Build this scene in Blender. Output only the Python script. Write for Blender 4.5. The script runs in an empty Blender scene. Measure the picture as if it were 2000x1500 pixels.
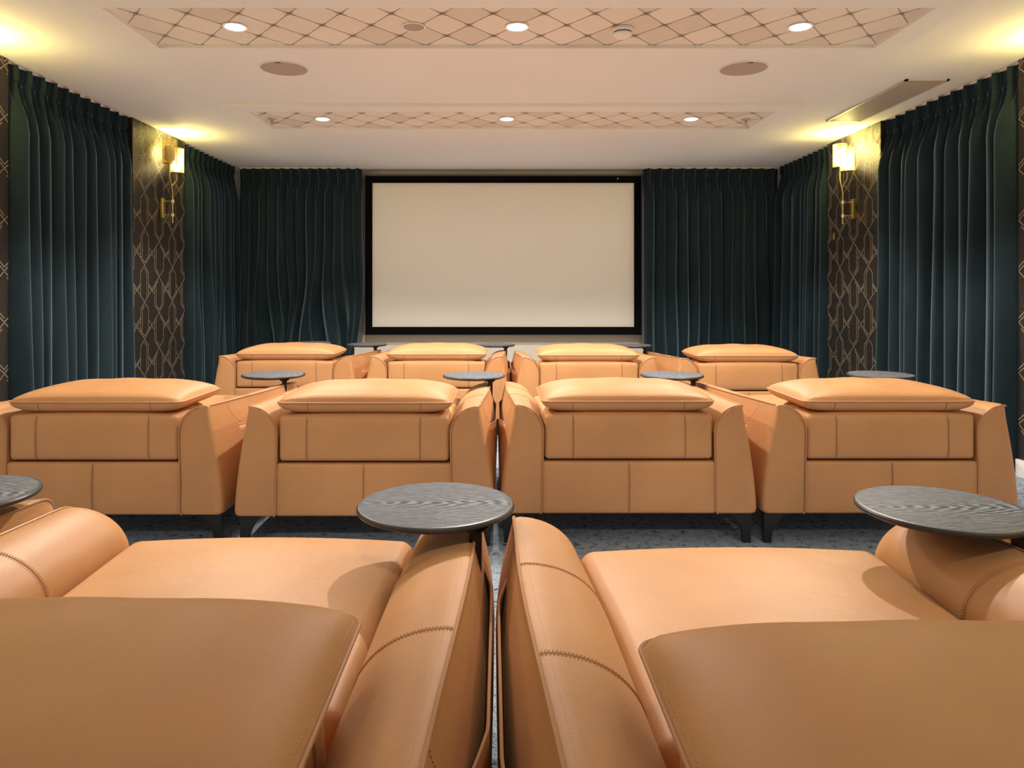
import bpy, math, random
import numpy as np
from mathutils import Vector, Matrix
from mathutils.bvhtree import BVHTree
random.seed(7)
PI = math.pi
scene = bpy.context.scene
COL = scene.collection

# ------------------------------------------------------------------ materials
def new_mat(name):
    m = bpy.data.materials.new(name); m.use_nodes = True
    nt = m.node_tree; b = nt.nodes['Principled BSDF']
    return m, nt, b

def simple(name, col, rough=0.5, metal=0.0, spec=0.5, emit=None, estr=0.0):
    m, nt, b = new_mat(name)
    b.inputs['Base Color'].default_value = (*col, 1)
    b.inputs['Roughness'].default_value = rough
    b.inputs['Metallic'].default_value = metal
    b.inputs['Specular IOR Level'].default_value = spec
    if emit:
        b.inputs['Emission Color'].default_value = (*emit, 1)
        b.inputs['Emission Strength'].default_value = estr
    return m

def noise_node(nt, scale, detail=4, rough=0.55, coord='Object', vec_scale=None):
    tc = nt.nodes.new('ShaderNodeTexCoord')
    n = nt.nodes.new('ShaderNodeTexNoise')
    n.inputs['Scale'].default_value = scale
    n.inputs['Detail'].default_value = detail
    n.inputs['Roughness'].default_value = rough
    if vec_scale:
        mp = nt.nodes.new('ShaderNodeMapping'); mp.inputs['Scale'].default_value = vec_scale
        nt.links.new(tc.outputs[coord], mp.inputs['Vector']); nt.links.new(mp.outputs['Vector'], n.inputs['Vector'])
    else:
        nt.links.new(tc.outputs[coord], n.inputs['Vector'])
    return n

def ramp_node(nt, src, stops):
    r = nt.nodes.new('ShaderNodeValToRGB')
    e = r.color_ramp.elements
    e[0].position, e[0].color = stops[0][0], (*stops[0][1], 1)
    e[1].position, e[1].color = stops[-1][0], (*stops[-1][1], 1)
    for p, c in stops[1:-1]:
        k = e.new(p); k.color = (*c, 1)
    nt.links.new(src, r.inputs['Fac'])
    return r

def bump_node(nt, src, strength, dist, b, chain=None):
    bp = nt.nodes.new('ShaderNodeBump')
    bp.inputs['Strength'].default_value = strength
    bp.inputs['Distance'].default_value = dist
    nt.links.new(src, bp.inputs['Height'])
    if chain: nt.links.new(chain.outputs['Normal'], bp.inputs['Normal'])
    nt.links.new(bp.outputs['Normal'], b.inputs['Normal'])
    return bp

def mat_leather():
    m, nt, b = new_mat('tan_leather')
    n1 = noise_node(nt, 3.0, 3)
    r = ramp_node(nt, n1.outputs['Fac'], [(0.3, (0.50, 0.250, 0.106)), (0.7, (0.58, 0.297, 0.128))])
    nt.links.new(r.outputs['Color'], b.inputs['Base Color'])
    b.inputs['Roughness'].default_value = 0.42
    b.inputs['Specular IOR Level'].default_value = 0.42
    n2 = noise_node(nt, 420, 3, 0.6)
    n3 = noise_node(nt, 14, 2, 0.5)
    b1 = bump_node(nt, n3.outputs['Fac'], 0.25, 0.006, b)
    bump_node(nt, n2.outputs['Fac'], 0.42, 0.0012, b, b1)
    return m

def mat_carpet():
    m, nt, b = new_mat('mottled_blue_grey_carpet')
    n1 = noise_node(nt, 26.0, 8, 0.8)
    r = ramp_node(nt, n1.outputs['Fac'], [(0.39, (0.02, 0.024, 0.03)), (0.44, (0.30, 0.37, 0.455)), (0.66, (0.44, 0.54, 0.66))])
    n2 = noise_node(nt, 160, 3, 0.7)
    mx = nt.nodes.new('ShaderNodeMixRGB'); mx.blend_type = 'MULTIPLY'; mx.inputs['Fac'].default_value = 0.8
    r2 = ramp_node(nt, n2.outputs['Fac'], [(0.38, (0.25, 0.25, 0.25)), (0.55, (1, 1, 1))])
    nt.links.new(r.outputs['Color'], mx.inputs['Color1']); nt.links.new(r2.outputs['Color'], mx.inputs['Color2'])
    nt.links.new(mx.outputs['Color'], b.inputs['Base Color'])
    b.inputs['Roughness'].default_value = 0.95; b.inputs['Specular IOR Level'].default_value = 0.1
    bump_node(nt, n2.outputs['Fac'], 0.8, 0.006, b)
    return m

def mat_velvet():
    m, nt, b = new_mat('teal_velvet')
    n1 = noise_node(nt, 5.0, 5, 0.6, vec_scale=(1, 1, 0.35))
    r = ramp_node(nt, n1.outputs['Fac'], [(0.3, (0.007, 0.0145, 0.021)), (0.7, (0.0145, 0.029, 0.038))])
    nt.links.new(r.outputs['Color'], b.inputs['Base Color'])
    b.inputs['Roughness'].default_value = 0.85; b.inputs['Specular IOR Level'].default_value = 0.15
    b.inputs['Sheen Weight'].default_value = 0.85
    b.inputs['Sheen Roughness'].default_value = 0.38
    b.inputs['Sheen Tint'].default_value = (0.42, 0.57, 0.62, 1)
    n2 = noise_node(nt, 60, 4, 0.6)
    bump_node(nt, n2.outputs['Fac'], 0.15, 0.004, b)
    return m

def mat_wood():
    m, nt, b = new_mat('charcoal_oak')
    tc = nt.nodes.new('ShaderNodeTexCoord')
    mp = nt.nodes.new('ShaderNodeMapping'); mp.inputs['Scale'].default_value = (1.6, 9.0, 1.0); mp.inputs['Location'].default_value = (0.34, 0.02, 0)
    nt.links.new(tc.outputs['Object'], mp.inputs['Vector'])
    w = nt.nodes.new('ShaderNodeTexWave'); w.wave_type = 'RINGS'; w.rings_direction = 'Z'
    w.inputs['Scale'].default_value = 5.5; w.inputs['Distortion'].default_value = 5.0
    w.inputs['Detail'].default_value = 4; w.inputs['Detail Scale'].default_value = 2.2
    nt.links.new(mp.outputs['Vector'], w.inputs['Vector'])
    n = noise_node(nt, 40, 6, 0.8, vec_scale=(3.0, 12, 1))
    mx = nt.nodes.new('ShaderNodeMixRGB'); mx.inputs['Fac'].default_value = 0.5
    nt.links.new(w.outputs['Fac'], mx.inputs['Color1']); nt.links.new(n.outputs['Fac'], mx.inputs['Color2'])
    r = ramp_node(nt, mx.outputs['Color'], [(0.36, (0.035, 0.038, 0.044)), (0.48, (0.085, 0.094, 0.112)), (0.66, (0.19, 0.21, 0.25))])
    nt.links.new(r.outputs['Color'], b.inputs['Base Color'])
    b.inputs['Roughness'].default_value = 0.55; b.inputs['Specular IOR Level'].default_value = 0.22
    bump_node(nt, mx.outputs['Color'], 0.25, 0.001, b)
    return m

def mat_wallpaper():
    m, nt, b = new_mat('dark_textured_wallpaper')
    n = noise_node(nt, 45, 5, 0.65, vec_scale=(1, 1, 2.6))
    r = ramp_node(nt, n.outputs['Fac'], [(0.35, (0.012, 0.0105, 0.009)), (0.7, (0.027, 0.023, 0.019))])
    nt.links.new(r.outputs['Color'], b.inputs['Base Color'])
    b.inputs['Roughness'].default_value = 0.45; b.inputs['Specular IOR Level'].default_value = 0.5
    bump_node(nt, n.outputs['Fac'], 0.7, 0.006, b)
    return m

def mat_plaster(name, c0, c1, rough=0.9):
    m, nt, b = new_mat(name)
    n = noise_node(nt, 1.2, 3)
    r = ramp_node(nt, n.outputs['Fac'], [(0.3, c0), (0.7, c1)])
    nt.links.new(r.outputs['Color'], b.inputs['Base Color'])
    b.inputs['Roughness'].default_value = rough; b.inputs['Specular IOR Level'].default_value = 0.2
    return m

M = dict(
    leather=mat_leather(), carpet=mat_carpet(), velvet=mat_velvet(), wood=mat_wood(), paper=mat_wallpaper(),
    ceiling=mat_plaster('ceiling_paint', (0.755, 0.735, 0.695), (0.785, 0.765, 0.725)),
    wall=mat_plaster('beige_wall_paint', (0.60, 0.56, 0.49), (0.63, 0.59, 0.52)),
    frontwall=mat_plaster('pale_wall_paint', (0.62, 0.58, 0.51), (0.65, 0.61, 0.54)),
    paperline=simple('taupe_gold_print', (0.27, 0.215, 0.15), 0.45, 0.2),
    seam=simple('dark_seam', (0.27, 0.13, 0.06), 0.7),
    seamsoft=simple('leather_seam_ridge', (0.43, 0.215, 0.096), 0.5),
    piping=simple('leather_piping', (0.46, 0.225, 0.10), 0.42),
    thread=simple('tan_thread', (0.62, 0.36, 0.17), 0.6),
    darkthread=simple('brown_thread', (0.38, 0.19, 0.088), 0.6),
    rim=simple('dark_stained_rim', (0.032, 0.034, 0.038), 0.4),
    black=simple('black_metal', (0.012, 0.012, 0.013), 0.42),
    lining=simple('black_lining', (0.006, 0.006, 0.007), 0.8),
    zip=simple('black_felt_under', (0.01, 0.009, 0.009), 0.9),
    pole=simple('dark_bronze_pole', (0.020, 0.018, 0.017), 0.32, 0.5),
    screen=simple('matte_white_screen', (0.86, 0.83, 0.77), 0.95, 0, 0.1),
    velvetblack=simple('black_flock', (0.004, 0.004, 0.005), 0.9, 0, 0.1),
    greyedge=simple('grey_screen_edge', (0.10, 0.095, 0.09), 0.6),
    brass=simple('brushed_brass', (0.80, 0.65, 0.26), 0.34, 1.0),
    ivory=simple('ivory_joint', (0.85, 0.78, 0.66), 0.5),
    white=simple('white_paint', (0.82, 0.80, 0.77), 0.5),
    whiteplastic=simple('white_plastic', (0.78, 0.74, 0.68), 0.45),
    dark=simple('dark_slot', (0.02, 0.02, 0.02), 0.8),
    spk=simple('speaker_mesh', (0.42, 0.34, 0.29), 0.8),
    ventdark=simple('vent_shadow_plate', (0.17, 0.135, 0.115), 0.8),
    ventmetal=simple('vent_metal', (0.50, 0.44, 0.39), 0.5),
    lens=simple('lit_downlight_lens', (0.9, 0.9, 0.9), 0.5, 0, 0.5, (1.0, 0.93, 0.84), 28.0),
    bulb=simple('lit_warm_bulb', (1, 0.9, 0.7), 0.4, 0, 0.3, (1.0, 0.86, 0.45), 26.0),
    bulboff=simple('unlit_bulb', (0.7, 0.62, 0.45), 0.3),
    tile_a=simple('tufted_cream_panel', (0.78, 0.71, 0.61), 0.75),
    tile_b=simple('tufted_sand_panel', (0.75, 0.68, 0.58), 0.75),
    tile_c=simple('tufted_tan_panel', (0.68, 0.60, 0.50), 0.75),
    cord=simple('brown_cord', (0.22, 0.16, 0.12), 0.7),
    chrome=simple('satin_nickel', (0.62, 0.58, 0.53), 0.45, 0.35),
    redglass=simple('red_glass_bulb', (0.45, 0.04, 0.02), 0.2),
)

# ------------------------------------------------------------------ mesh helpers
class MB:
    def __init__(s): s.v = []; s.f = []; s.m = []
    def add(s, V, F, mi=0):
        o = len(s.v); s.v.extend([tuple(p) for p in V])
        s.f.extend([tuple(i + o for i in f) for f in F]); s.m.extend([mi] * len(F))
    def box(s, x0, x1, y0, y1, z0, z1, mi=0):
        V = [(x, y, z) for z in (z0, z1) for y in (y0, y1) for x in (x0, x1)]
        F = [(0, 2, 3, 1), (4, 5, 7, 6), (0, 1, 5, 4), (2, 6, 7, 3), (0, 4, 6, 2), (1, 3, 7, 5)]
        s.add(V, F, mi)
    def lathe(s, prof, n=48, c=(0, 0, 0), mi=0, axis='z'):
        V = []; F = []; k = len(prof)
        for i in range(n):
            a = 2 * PI * i / n
            for r, z in prof:
                V.append((c[0] + r * math.cos(a), c[1] + r * math.sin(a), c[2] + z))
        for i in range(n):
            j = (i + 1) % n
            for q in range(k - 1):
                F.append((i * k + q, j * k + q, j * k + q + 1, i * k + q + 1))
        F.append(tuple(i * k for i in range(n - 1, -1, -1)))
        F.append(tuple(i * k + k - 1 for i in range(n)))
        s.add(V, F, mi)
    def tube(s, path, r, n=8, closed=False, mi=0):
        P = [Vector(p) for p in path]; k = len(P)
        rr = r if isinstance(r, (list, tuple)) else [r] * k
        V = []; F = []; up = None
        for i in range(k):
            if closed: t = P[(i + 1) % k] - P[(i - 1) % k]
            else: t = P[min(i + 1, k - 1)] - P[max(i - 1, 0)]
            if t.length < 1e-9: t = Vector((0, 0, 1))
            t.normalize()
            if up is None: up = Vector((0, 0, 1)) if abs(t.z) < 0.9 else Vector((1, 0, 0))
            sd = t.cross(up)
            if sd.length < 1e-5: sd = t.orthogonal()
            sd.normalize(); up = sd.cross(t).normalized()
            for q in range(n):
                a = 2 * PI * q / n
                V.append(P[i] + sd * (rr[i] * math.cos(a)) + up * (rr[i] * math.sin(a)))
        seg = k if closed else k - 1
        for i in range(seg):
            j = (i + 1) % k
            for q in range(n):
                w = (q + 1) % n
                F.append((i * n + q, i * n + w, j * n + w, j * n + q))
        if not closed:
            F.append(tuple(range(n - 1, -1, -1))); F.append(tuple((k - 1) * n + q for q in range(n)))
        s.add(V, F, mi)
    def loft(s, rings, mi=0, cap=True):
        n = len(rings[0]); V = [p for r in rings for p in r]; F = []
        for i in range(len(rings) - 1):
            for q in range(n):
                w = (q + 1) % n
                F.append((i * n + q, i * n + w, (i + 1) * n + w, (i + 1) * n + q))
        if cap:
            F.append(tuple(range(n - 1, -1, -1))); F.append(tuple((len(rings) - 1) * n + q for q in range(n)))
        s.add(V, F, mi)
    def rbox(s, x0, x1, y0, y1, z0, z1, r, mi=0, seg=4, div=8, warp=None):
        c = ((x0 + x1) / 2, (y0 + y1) / 2, (z0 + z1) / 2)
        h = ((x1 - x0) / 2, (y1 - y0) / 2, (z1 - z0) / 2)
        def line(hh):
            rr = min(r, hh * 0.999); o = []
            for i in range(seg + 1): o.append(-hh + rr * (1 - math.cos(PI / 2 * i / seg)) if False else -hh + rr * i / seg)
            m = hh - rr
            for i in range(1, div): o.append(-m + 2 * m * i / div)
            for i in range(seg + 1): o.append(m + rr * i / seg)
            return o
        L = [line(q) for q in h]
        V = []; F = []; idx = {}
        def vert(p):
            k = tuple(round(q, 7) for q in p)
            if k in idx: return idx[k]
            q = []; 
            inner = [max(-(h[i] - min(r, h[i] * .999)), min(h[i] - min(r, h[i] * .999), p[i])) for i in range(3)]
            d = Vector([p[i] - inner[i] for i in range(3)])
            if d.length > 1e-9:
                d = d.normalized() * r
            P = [c[i] + inner[i] + d[i] for i in range(3)]
            if warp: P = warp(P[0], P[1], P[2], (P[0] - c[0]) / h[0], (P[1] - c[1]) / h[1], (P[2] - c[2]) / h[2])
            idx[k] = len(V); V.append(tuple(P)); return idx[k]
        for ax in range(3):
            a, b = (ax + 1) % 3, (ax + 2) % 3
            for sg in (-1, 1):
                for i in range(len(L[a]) - 1):
                    for j in range(len(L[b]) - 1):
                        q = []
                        for (ii, jj) in ((i, j), (i + 1, j), (i + 1, j + 1), (i, j + 1)):
                            p = [0, 0, 0]; p[ax] = sg * h[ax]; p[a] = L[a][ii]; p[b] = L[b][jj]
                            q.append(vert(p))
                        if sg < 0: q.reverse()
                        if len(set(q)) >= 3:
                            F.append(tuple(dict.fromkeys(q)))
        s.add(V, F, mi)
    def mirror_x(s):
        o = MB(); o.v = [(-x, y, z) for x, y, z in s.v]; o.f = [tuple(reversed(f)) for f in s.f]; o.m = list(s.m); return o

def build(name, mb, mats, parent=None, smooth=40, recalc=True):
    me = bpy.data.meshes.new(name)
    me.from_pydata(mb.v, [], mb.f)
    if not isinstance(mats, (list, tuple)): mats = [mats]
    for m in mats: me.materials.append(m)
    if len(mats) > 1: me.polygons.foreach_set('material_index', mb.m)
    if recalc:
        import bmesh
        bm = bmesh.new(); bm.from_mesh(me); bmesh.ops.recalc_face_normals(bm, faces=bm.faces); bm.to_mesh(me); bm.free()
    if smooth:
        me.shade_smooth(); me.set_sharp_from_angle(angle=math.radians(smooth))
    me.update()
    ob = bpy.data.objects.new(name, me); COL.objects.link(ob)
    if parent: ob.parent = parent
    return ob

def thing(name, label, cat, loc=(0, 0, 0), rz=0.0, group=None):
    o = bpy.data.objects.new(name, None); COL.objects.link(o)
    o.empty_display_size = 0.1
    o.location = loc; o.rotation_euler = (0, 0, rz)
    o['label'] = label; o['category'] = cat
    if group: o['group'] = group
    return o

def tag(o, label, cat, group=None):
    o['label'] = label; o['category'] = cat
    if group: o['group'] = group
    return o

def struct(name, mb, mats, parent=None, smooth=0, recalc=False):
    o = build(name, mb, mats, parent, smooth, recalc)
    o['kind'] = 'structure'
    return o

def dup(root, loc, rz=None, label=None, group=None):
    r = root.copy(); COL.objects.link(r); r.location = loc
    if rz is not None: r.rotation_euler = (0, 0, rz)
    if label: r['label'] = label
    if group: r['group'] = group
    for ch in list(root.children):
        c = ch.copy(); COL.objects.link(c); c.parent = r
        for g in list(ch.children):
            d = g.copy(); COL.objects.link(d); d.parent = c
    return r

def stitch_mb(path, pitch=0.0075, ln=0.0048, r=0.0011):
    """short thread dashes laid along a polyline"""
    mb = MB(); P = [Vector(p) for p in path]
    d = 0.0; nxt = 0.0
    for a, b in zip(P[:-1], P[1:]):
        L = (b - a).length
        if L < 1e-9: continue
        t = (b - a) / L
        while nxt <= d + L:
            c = a + t * (nxt - d)
            s1 = t.orthogonal().normalized(); s2 = t.cross(s1)
            V = [c - t * ln / 2, c + t * ln / 2] + [c + (s1 * math.cos(q * PI / 2) + s2 * math.sin(q * PI / 2)) * r for q in range(4)]
            F = [(0, 2 + (q + 1) % 4, 2 + q) for q in range(4)] + [(1, 2 + q, 2 + (q + 1) % 4) for q in range(4)]
            mb.add(V, F); nxt += pitch
        d += L
    return mb

def bvh_of(mb): return BVHTree.FromPolygons([Vector(v) for v in mb.v], mb.f)

def project(bvh, pts, d, lift=0.0008, back=0.6):
    d = Vector(d).normalized(); o = []
    for p in pts:
        h = bvh.ray_cast(Vector(p) - d * back, d)
        if h[0] is not None: o.append(h[0] - d * lift)
    return o

def lerp(a, b, t): return a + (b - a) * t
def sstep(a, b, x):
    t = max(0.0, min(1.0, (x - a) / (b - a))); return t * t * (3 - 2 * t)
def linepts(a, b, n): return [tuple(lerp(a[i], b[i], k / n) for i in range(3)) for k in range(n + 1)]

# ------------------------------------------------------------------ room dimensions (camera stands at the origin looking along +Y)
CZ = 2.46                     # ceiling
XL, XR = -2.89, 3.07          # faces of the wallpapered piers
YB = 8.20                     # front wall
Y0 = -2.6                     # open rear of the room

fl = MB(); fl.box(XL - 0.35, XR + 0.35, Y0, YB + 0.2, -0.1, 0.0)
struct('floor', fl, M['carpet'])
ce = MB(); ce.box(XL - 0.35, XR + 0.35, Y0, YB + 0.2, CZ, CZ + 0.12)
struct('ceiling', ce, M['ceiling'])
wf = MB(); wf.box(XL - 0.35, XR + 0.35, YB, YB + 0.15, 0, CZ)
struct('wall_front', wf, M['frontwall'])
pl = MB(); pl.box(-1.60, 1.68, YB - 0.28, YB, 0, 0.487)
struct('trim_1', pl, M['frontwall'])
wl = MB(); wl.box(XL - 0.30, XL - 0.20, Y0, YB, 0, CZ)
WL = struct('wall_left', wl, M['wall'])
wr = MB(); wr.box(XR + 0.20, XR + 0.30, Y0, YB, 0, CZ)
WR = struct('wall_right', wr, M['wall'])
wb = MB(); wb.box(XL - 0.35, XR + 0.35, Y0 - 0.12, Y0, 0, CZ)
struct('wall_back', wb, M['wall'])

# wallpapered piers with the interlaced hexagon print
def clip_seg(a, b, u0, u1, v0, v1):
    t0, t1 = 0.0, 1.0; du, dv = b[0] - a[0], b[1] - a[1]
    for p, q in ((-du, a[0] - u0), (du, u1 - a[0]), (-dv, a[1] - v0), (dv, v1 - a[1])):
        if abs(p) < 1e-12:
            if q < 0: return None
        else:
            r = q / p
            if p < 0: t0 = max(t0, r)
            else: t1 = min(t1, r)
    if t0 >= t1: return None
    return ((a[0] + du * t0, a[1] + dv * t0), (a[0] + du * t1, a[1] + dv * t1))

def paper_lines(par):
    L = [[(0, 0), (125, 225), (250, 0)],
         [(0, 0), (40, -66), (40, -246)], [(0, 0), (-40, -66), (-40, -246)],
         [(125, 225), (92, 288), (92, 480)], [(125, 225), (158, 288), (158, 480)],
         [(38, 164), (92, 58)], [(212, 164), (158, 58)]]
    if par == 0:
        L += [[(0, -24), (26, -70), (26, -264)], [(0, -24), (-26, -70), (-26, -264)],
              [(125, 251), (106, 292), (106, 500)], [(10, 40), (60, 132), (92, 78)], [(240, 40), (190, 132), (158, 78)]]
    else:
        L += [[(125, 251), (144, 292), (144, 500)], [(-26, -70), (-26, -264)], [(0, -24), (-26, -70)],
              [(38, 138), (92, 32)], [(125, 200), (80, 120)], [(125, 200), (170, 120)]]
    return L

def pier(parent, x, face, y0, y1):
    mb = MB()
    if face > 0: mb.box(x - 0.20, x, y0, y1, 0, CZ - 0.001)
    else: mb.box(x, x + 0.20, y0, y1, 0, CZ - 0.001)
    U = 0.497 / 250; Vv = 0.300 / 320; w = 0.0036
    for i in range(-2, int((y1 - y0) / 0.497) + 3):
        for j in range(-2, 11):
            for pl_ in paper_lines((i + j) % 2):
                pts = [((p[0] + i * 250) * U - 0.06, CZ - (p[1] + j * 320) * Vv - 0.05) for p in pl_]
                for a, b in zip(pts[:-1], pts[1:]):
                    c = clip_seg(a, b, 0.004, y1 - y0 - 0.004, 0.11, CZ - 0.004)
                    if not c: continue
                    (ua, va), (ub, vb) = c
                    d = Vector((ub - ua, vb - va))
                    if d.length < 1e-4: continue
                    n = Vector((-d.y, d.x)).normalized() * w
                    xx = x + face * 0.0016
                    q = [(xx, y0 + ua + n.x, va + n.y), (xx, y0 + ub + n.x, vb + n.y), (xx, y0 + ub - n.x, vb - n.y), (xx, y0 + ua - n.x, va - n.y)]
                    mb.add(q, [(0, 1, 2, 3)], 1)
    o = build('wallpaper_panel', mb, [M['paper'], M['paperline']], parent, 0, False)
    return o
PL = [(5.65, 6.585), (3.25, 4.22), (0.85, 1.82), (-1.5, -0.6)]
PR = [(5.77, 6.70), (3.30, 4.24), (0.90, 1.84), (-1.5, -0.6)]
for a, b in PL: pier(WL, XL, 1, a, b)
for a, b in PR: pier(WR, XR, -1, a, b)
def base_board(name, x, face, spans):
    mb = MB()
    for a, b in spans:
        if face > 0: mb.box(x, x + 0.014, a - 0.004, b + 0.004, 0, 0.10)
        else: mb.box(x - 0.014, x, a - 0.004, b + 0.004, 0, 0.10)
    struct(name, mb, M['white'])
base_board('baseboard_left', XL, 1, PL)
base_board('baseboard_right', XR, -1, PR)

# ------------------------------------------------------------------ ceiling coffers with tufted diamond panels
OX0, OX1, IX0, IX1 = -2.04, 2.23, -1.885, 2.075
def coffer(label, y0, y1, i0, i1, knot_x, knot_y, seed):
    rnd = random.Random(seed)
    t = thing('ceiling_coffer', label, 'ceiling panel', ((OX0 + OX1) / 2, (y0 + y1) / 2, CZ), 0, 'tufted ceiling coffers')
    cx, cy = (OX0 + OX1) / 2, (y0 + y1) / 2
    fr = MB(); zz = -0.023
    for (a, b, c, d) in ((OX0, OX1, y0, i0), (OX0, OX1, i1, y1), (OX0, IX0, i0, i1), (IX1, OX1, i0, i1)):
        fr.box(a - cx, b - cx, c - cy, d - cy, zz, -0.0003)
    build('frame', fr, M['ceiling'], t, 0, False)
    pn = MB(); hw, hl = 0.1253, 0.154
    def clip_poly(P, ax, lim, sg):
        o = []
        for k in range(len(P)):
            a, b = P[k], P[(k + 1) % len(P)]
            ia, ib = (a[ax] - lim) * sg <= 0, (b[ax] - lim) * sg <= 0
            if ia: o.append(a)
            if ia != ib:
                u = (lim - a[ax]) / (b[ax] - a[ax]); o.append((a[0] + (b[0] - a[0]) * u, a[1] + (b[1] - a[1]) * u))
        return o
    for i in range(-20, 21):
        for j in range(-5, 6):
            if (i + j) % 2 == 0: continue
            X = knot_x + i * hw; Y = knot_y + j * hl
            P = [(X - hw, Y), (X, Y - hl), (X + hw, Y), (X, Y + hl)]
            for ax, lim, sg in ((0, IX0, -1), (0, IX1, 1), (1, i0, -1), (1, i1, 1)):
                P = clip_poly(P, ax, lim, sg)
                if len(P) < 3: break
            if len(P) < 3: continue
            mi = rnd.choices((0, 1, 2), (5, 3, 1.6))[0]
            pn.add([(p[0] - cx, p[1] - cy, -0.0030) for p in P], [tuple(range(len(P)))], mi)
    # cords: two families of crossing lines plus a small knot of doubled cord at each crossing
    def cord(a, b, w, z):
        c = clip_seg(a, b, IX0, IX1, i0, i1)
        if not c: return
        (xa, ya), (xb, yb) = c
        d = Vector((xb - xa, yb - ya))
        if d.length < 1e-3: return
        n = Vector((-d.y, d.x)).normalized() * w
        pn.add([(xa + n.x - cx, ya + n.y - cy, z), (xb + n.x - cx, yb + n.y - cy, z), (xb - n.x - cx, yb - n.y - cy, z), (xa - n.x - cx, ya - n.y - cy, z)], [(0, 1, 2, 3)], 3)
    for i in range(-40, 41):
        X = knot_x + (i + 0.5) * 2 * hw - hw
        for sg in (-1, 1):
            cord((X - sg * 20 * hw, knot_y - 20 * hl), (X + sg * 20 * hw, knot_y + 20 * hl), 0.0015, -0.0042)
    for i in range(-40, 41):
        for j in range(-5, 6):
            if (i + j) % 2: continue
            X = knot_x + i * hw; Y = knot_y + j * hl
            for sg in (-1, 1):
                for off in (-0.0075, 0.0075):
                    cord((X + off - sg * hw * 0.16, Y - hl * 0.16), (X + off + sg * hw * 0.16, Y + hl * 0.16), 0.0011, -0.0046)
    build('tufted_panel', pn, [M['tile_a'], M['tile_b'], M['tile_c'], M['cord']], t, 0, True)
    return t
coffer('tufted diamond ceiling coffer nearer the viewer, cut by the top edge', 3.25, 4.12, 3.40, 3.97, 0.096, 3.673, 3)
coffer('tufted diamond ceiling coffer nearer the screen', 5.235, 6.18, 5.385, 5.965, 0.072, 5.663, 8)

# downlights
def make_downlight():
    t = thing('downlight', '', 'downlight', (0, 0, 0), 0, 'round ceiling downlights')
    r = MB(); r.lathe([(0.050, 0.0), (0.062, 0.0), (0.064, -0.003), (0.060, -0.006), (0.050, -0.004)], 40)
    build('trim_ring', r, M['whiteplastic'], t)
    l = MB(); l.lathe([(0.001, -0.0015), (0.050, -0.0015), (0.048, -0.005), (0.030, -0.008), (0.001, -0.009)], 40)
    build('lens', l, M['lens'], t)
    return t
ZP = CZ - 0.0046
dl0 = make_downlight()
spots = [(-1.36, 3.69, 'lit downlight at the left of the coffer nearer the viewer'),
         (0.092, 3.69, 'lit downlight in the middle of the coffer nearer the viewer'),
         (1.55, 3.69, 'lit downlight at the right of the coffer nearer the viewer'),
         (-1.40, 5.68, 'lit downlight at the left of the coffer nearer the screen'),
         (0.061, 5.68, 'lit downlight in the middle of the coffer nearer the screen'),
         (1.52, 5.68, 'lit downlight at the right of the coffer nearer the screen')]
SPOT_W = [215, 215, 215, 165, 165, 165]
for k, (x, y, lab) in enumerate(spots):
    if k == 0: o = dl0; o.location = (x, y, ZP); o['label'] = lab
    else: o = dup(dl0, (x, y, ZP), None, lab)
    L = bpy.data.lights.new('downlight_beam', 'SPOT'); L.energy = SPOT_W[k]; L.color = (1.0, 0.90, 0.79)
    L.spot_size = math.radians(124); L.spot_blend = 0.38; L.shadow_soft_size = 0.035
    L.use_nodes = True; ln_ = L.node_tree; em = ln_.nodes['Emission']
    tc = ln_.nodes.new('ShaderNodeTexCoord'); sx = ln_.nodes.new('ShaderNodeSeparateXYZ'); ab = ln_.nodes.new('ShaderNodeMath'); ab.operation = 'ABSOLUTE'
    mr = ln_.nodes.new('ShaderNodeMapRange'); mr.inputs['From Min'].default_value = 1.0; mr.inputs['From Max'].default_value = 0.70
    mr.inputs['To Min'].default_value = 0.33; mr.inputs['To Max'].default_value = 1.0
    ln_.links.new(tc.outputs['Normal'], sx.inputs[0]); ln_.links.new(sx.outputs['Z'], ab.inputs[0]); ln_.links.new(ab.outputs[0], mr.inputs['Value']); ln_.links.new(mr.outputs['Result'], em.inputs['Strength'])
    lo = bpy.data.objects.new('downlight_beam', L); COL.objects.link(lo); lo.location = (x, y, CZ - 0.03)

# ceiling speakers
def make_speaker(R, badge=True):
    t = thing('ceiling_speaker', '', 'speaker', (0, 0, 0))
    r = MB(); r.lathe([(R - 0.008, 0.0), (R, 0.0), (R + 0.001, -0.003), (R - 0.002, -0.006), (R - 0.008, -0.005)], 64)
    build('rim', r, M['whiteplastic'], t)
    g = MB(); g.lathe([(0.001, -0.001), (R - 0.008, -0.001), (R - 0.008, -0.005), (0.001, -0.0058)], 64)
    build('grille', g, M['spk'], t)
    if badge:
        b = MB(); b.box(-0.017, 0.017, -R * 0.86 - 0.005, -R * 0.86 + 0.005, -0.0066, -0.005)
        build('badge', b, M['dark'], t, 0)
    return t
sp = make_speaker(0.1475); sp.location = (-1.32, 4.40, CZ)
sp['label'] = 'large round ceiling speaker left of centre between the two coffers'; sp['group'] = 'large round ceiling speakers'
dup(sp, (1.50, 4.40, CZ), None, 'large round ceiling speaker right of centre between the two coffers')
sp2 = make_speaker(0.062, False); sp2.name = 'ceiling_speaker'; sp2.location = (-0.44, 3.69, ZP)
sp2['label'] = 'small round speaker set in the tufted coffer nearer the viewer'

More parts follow.
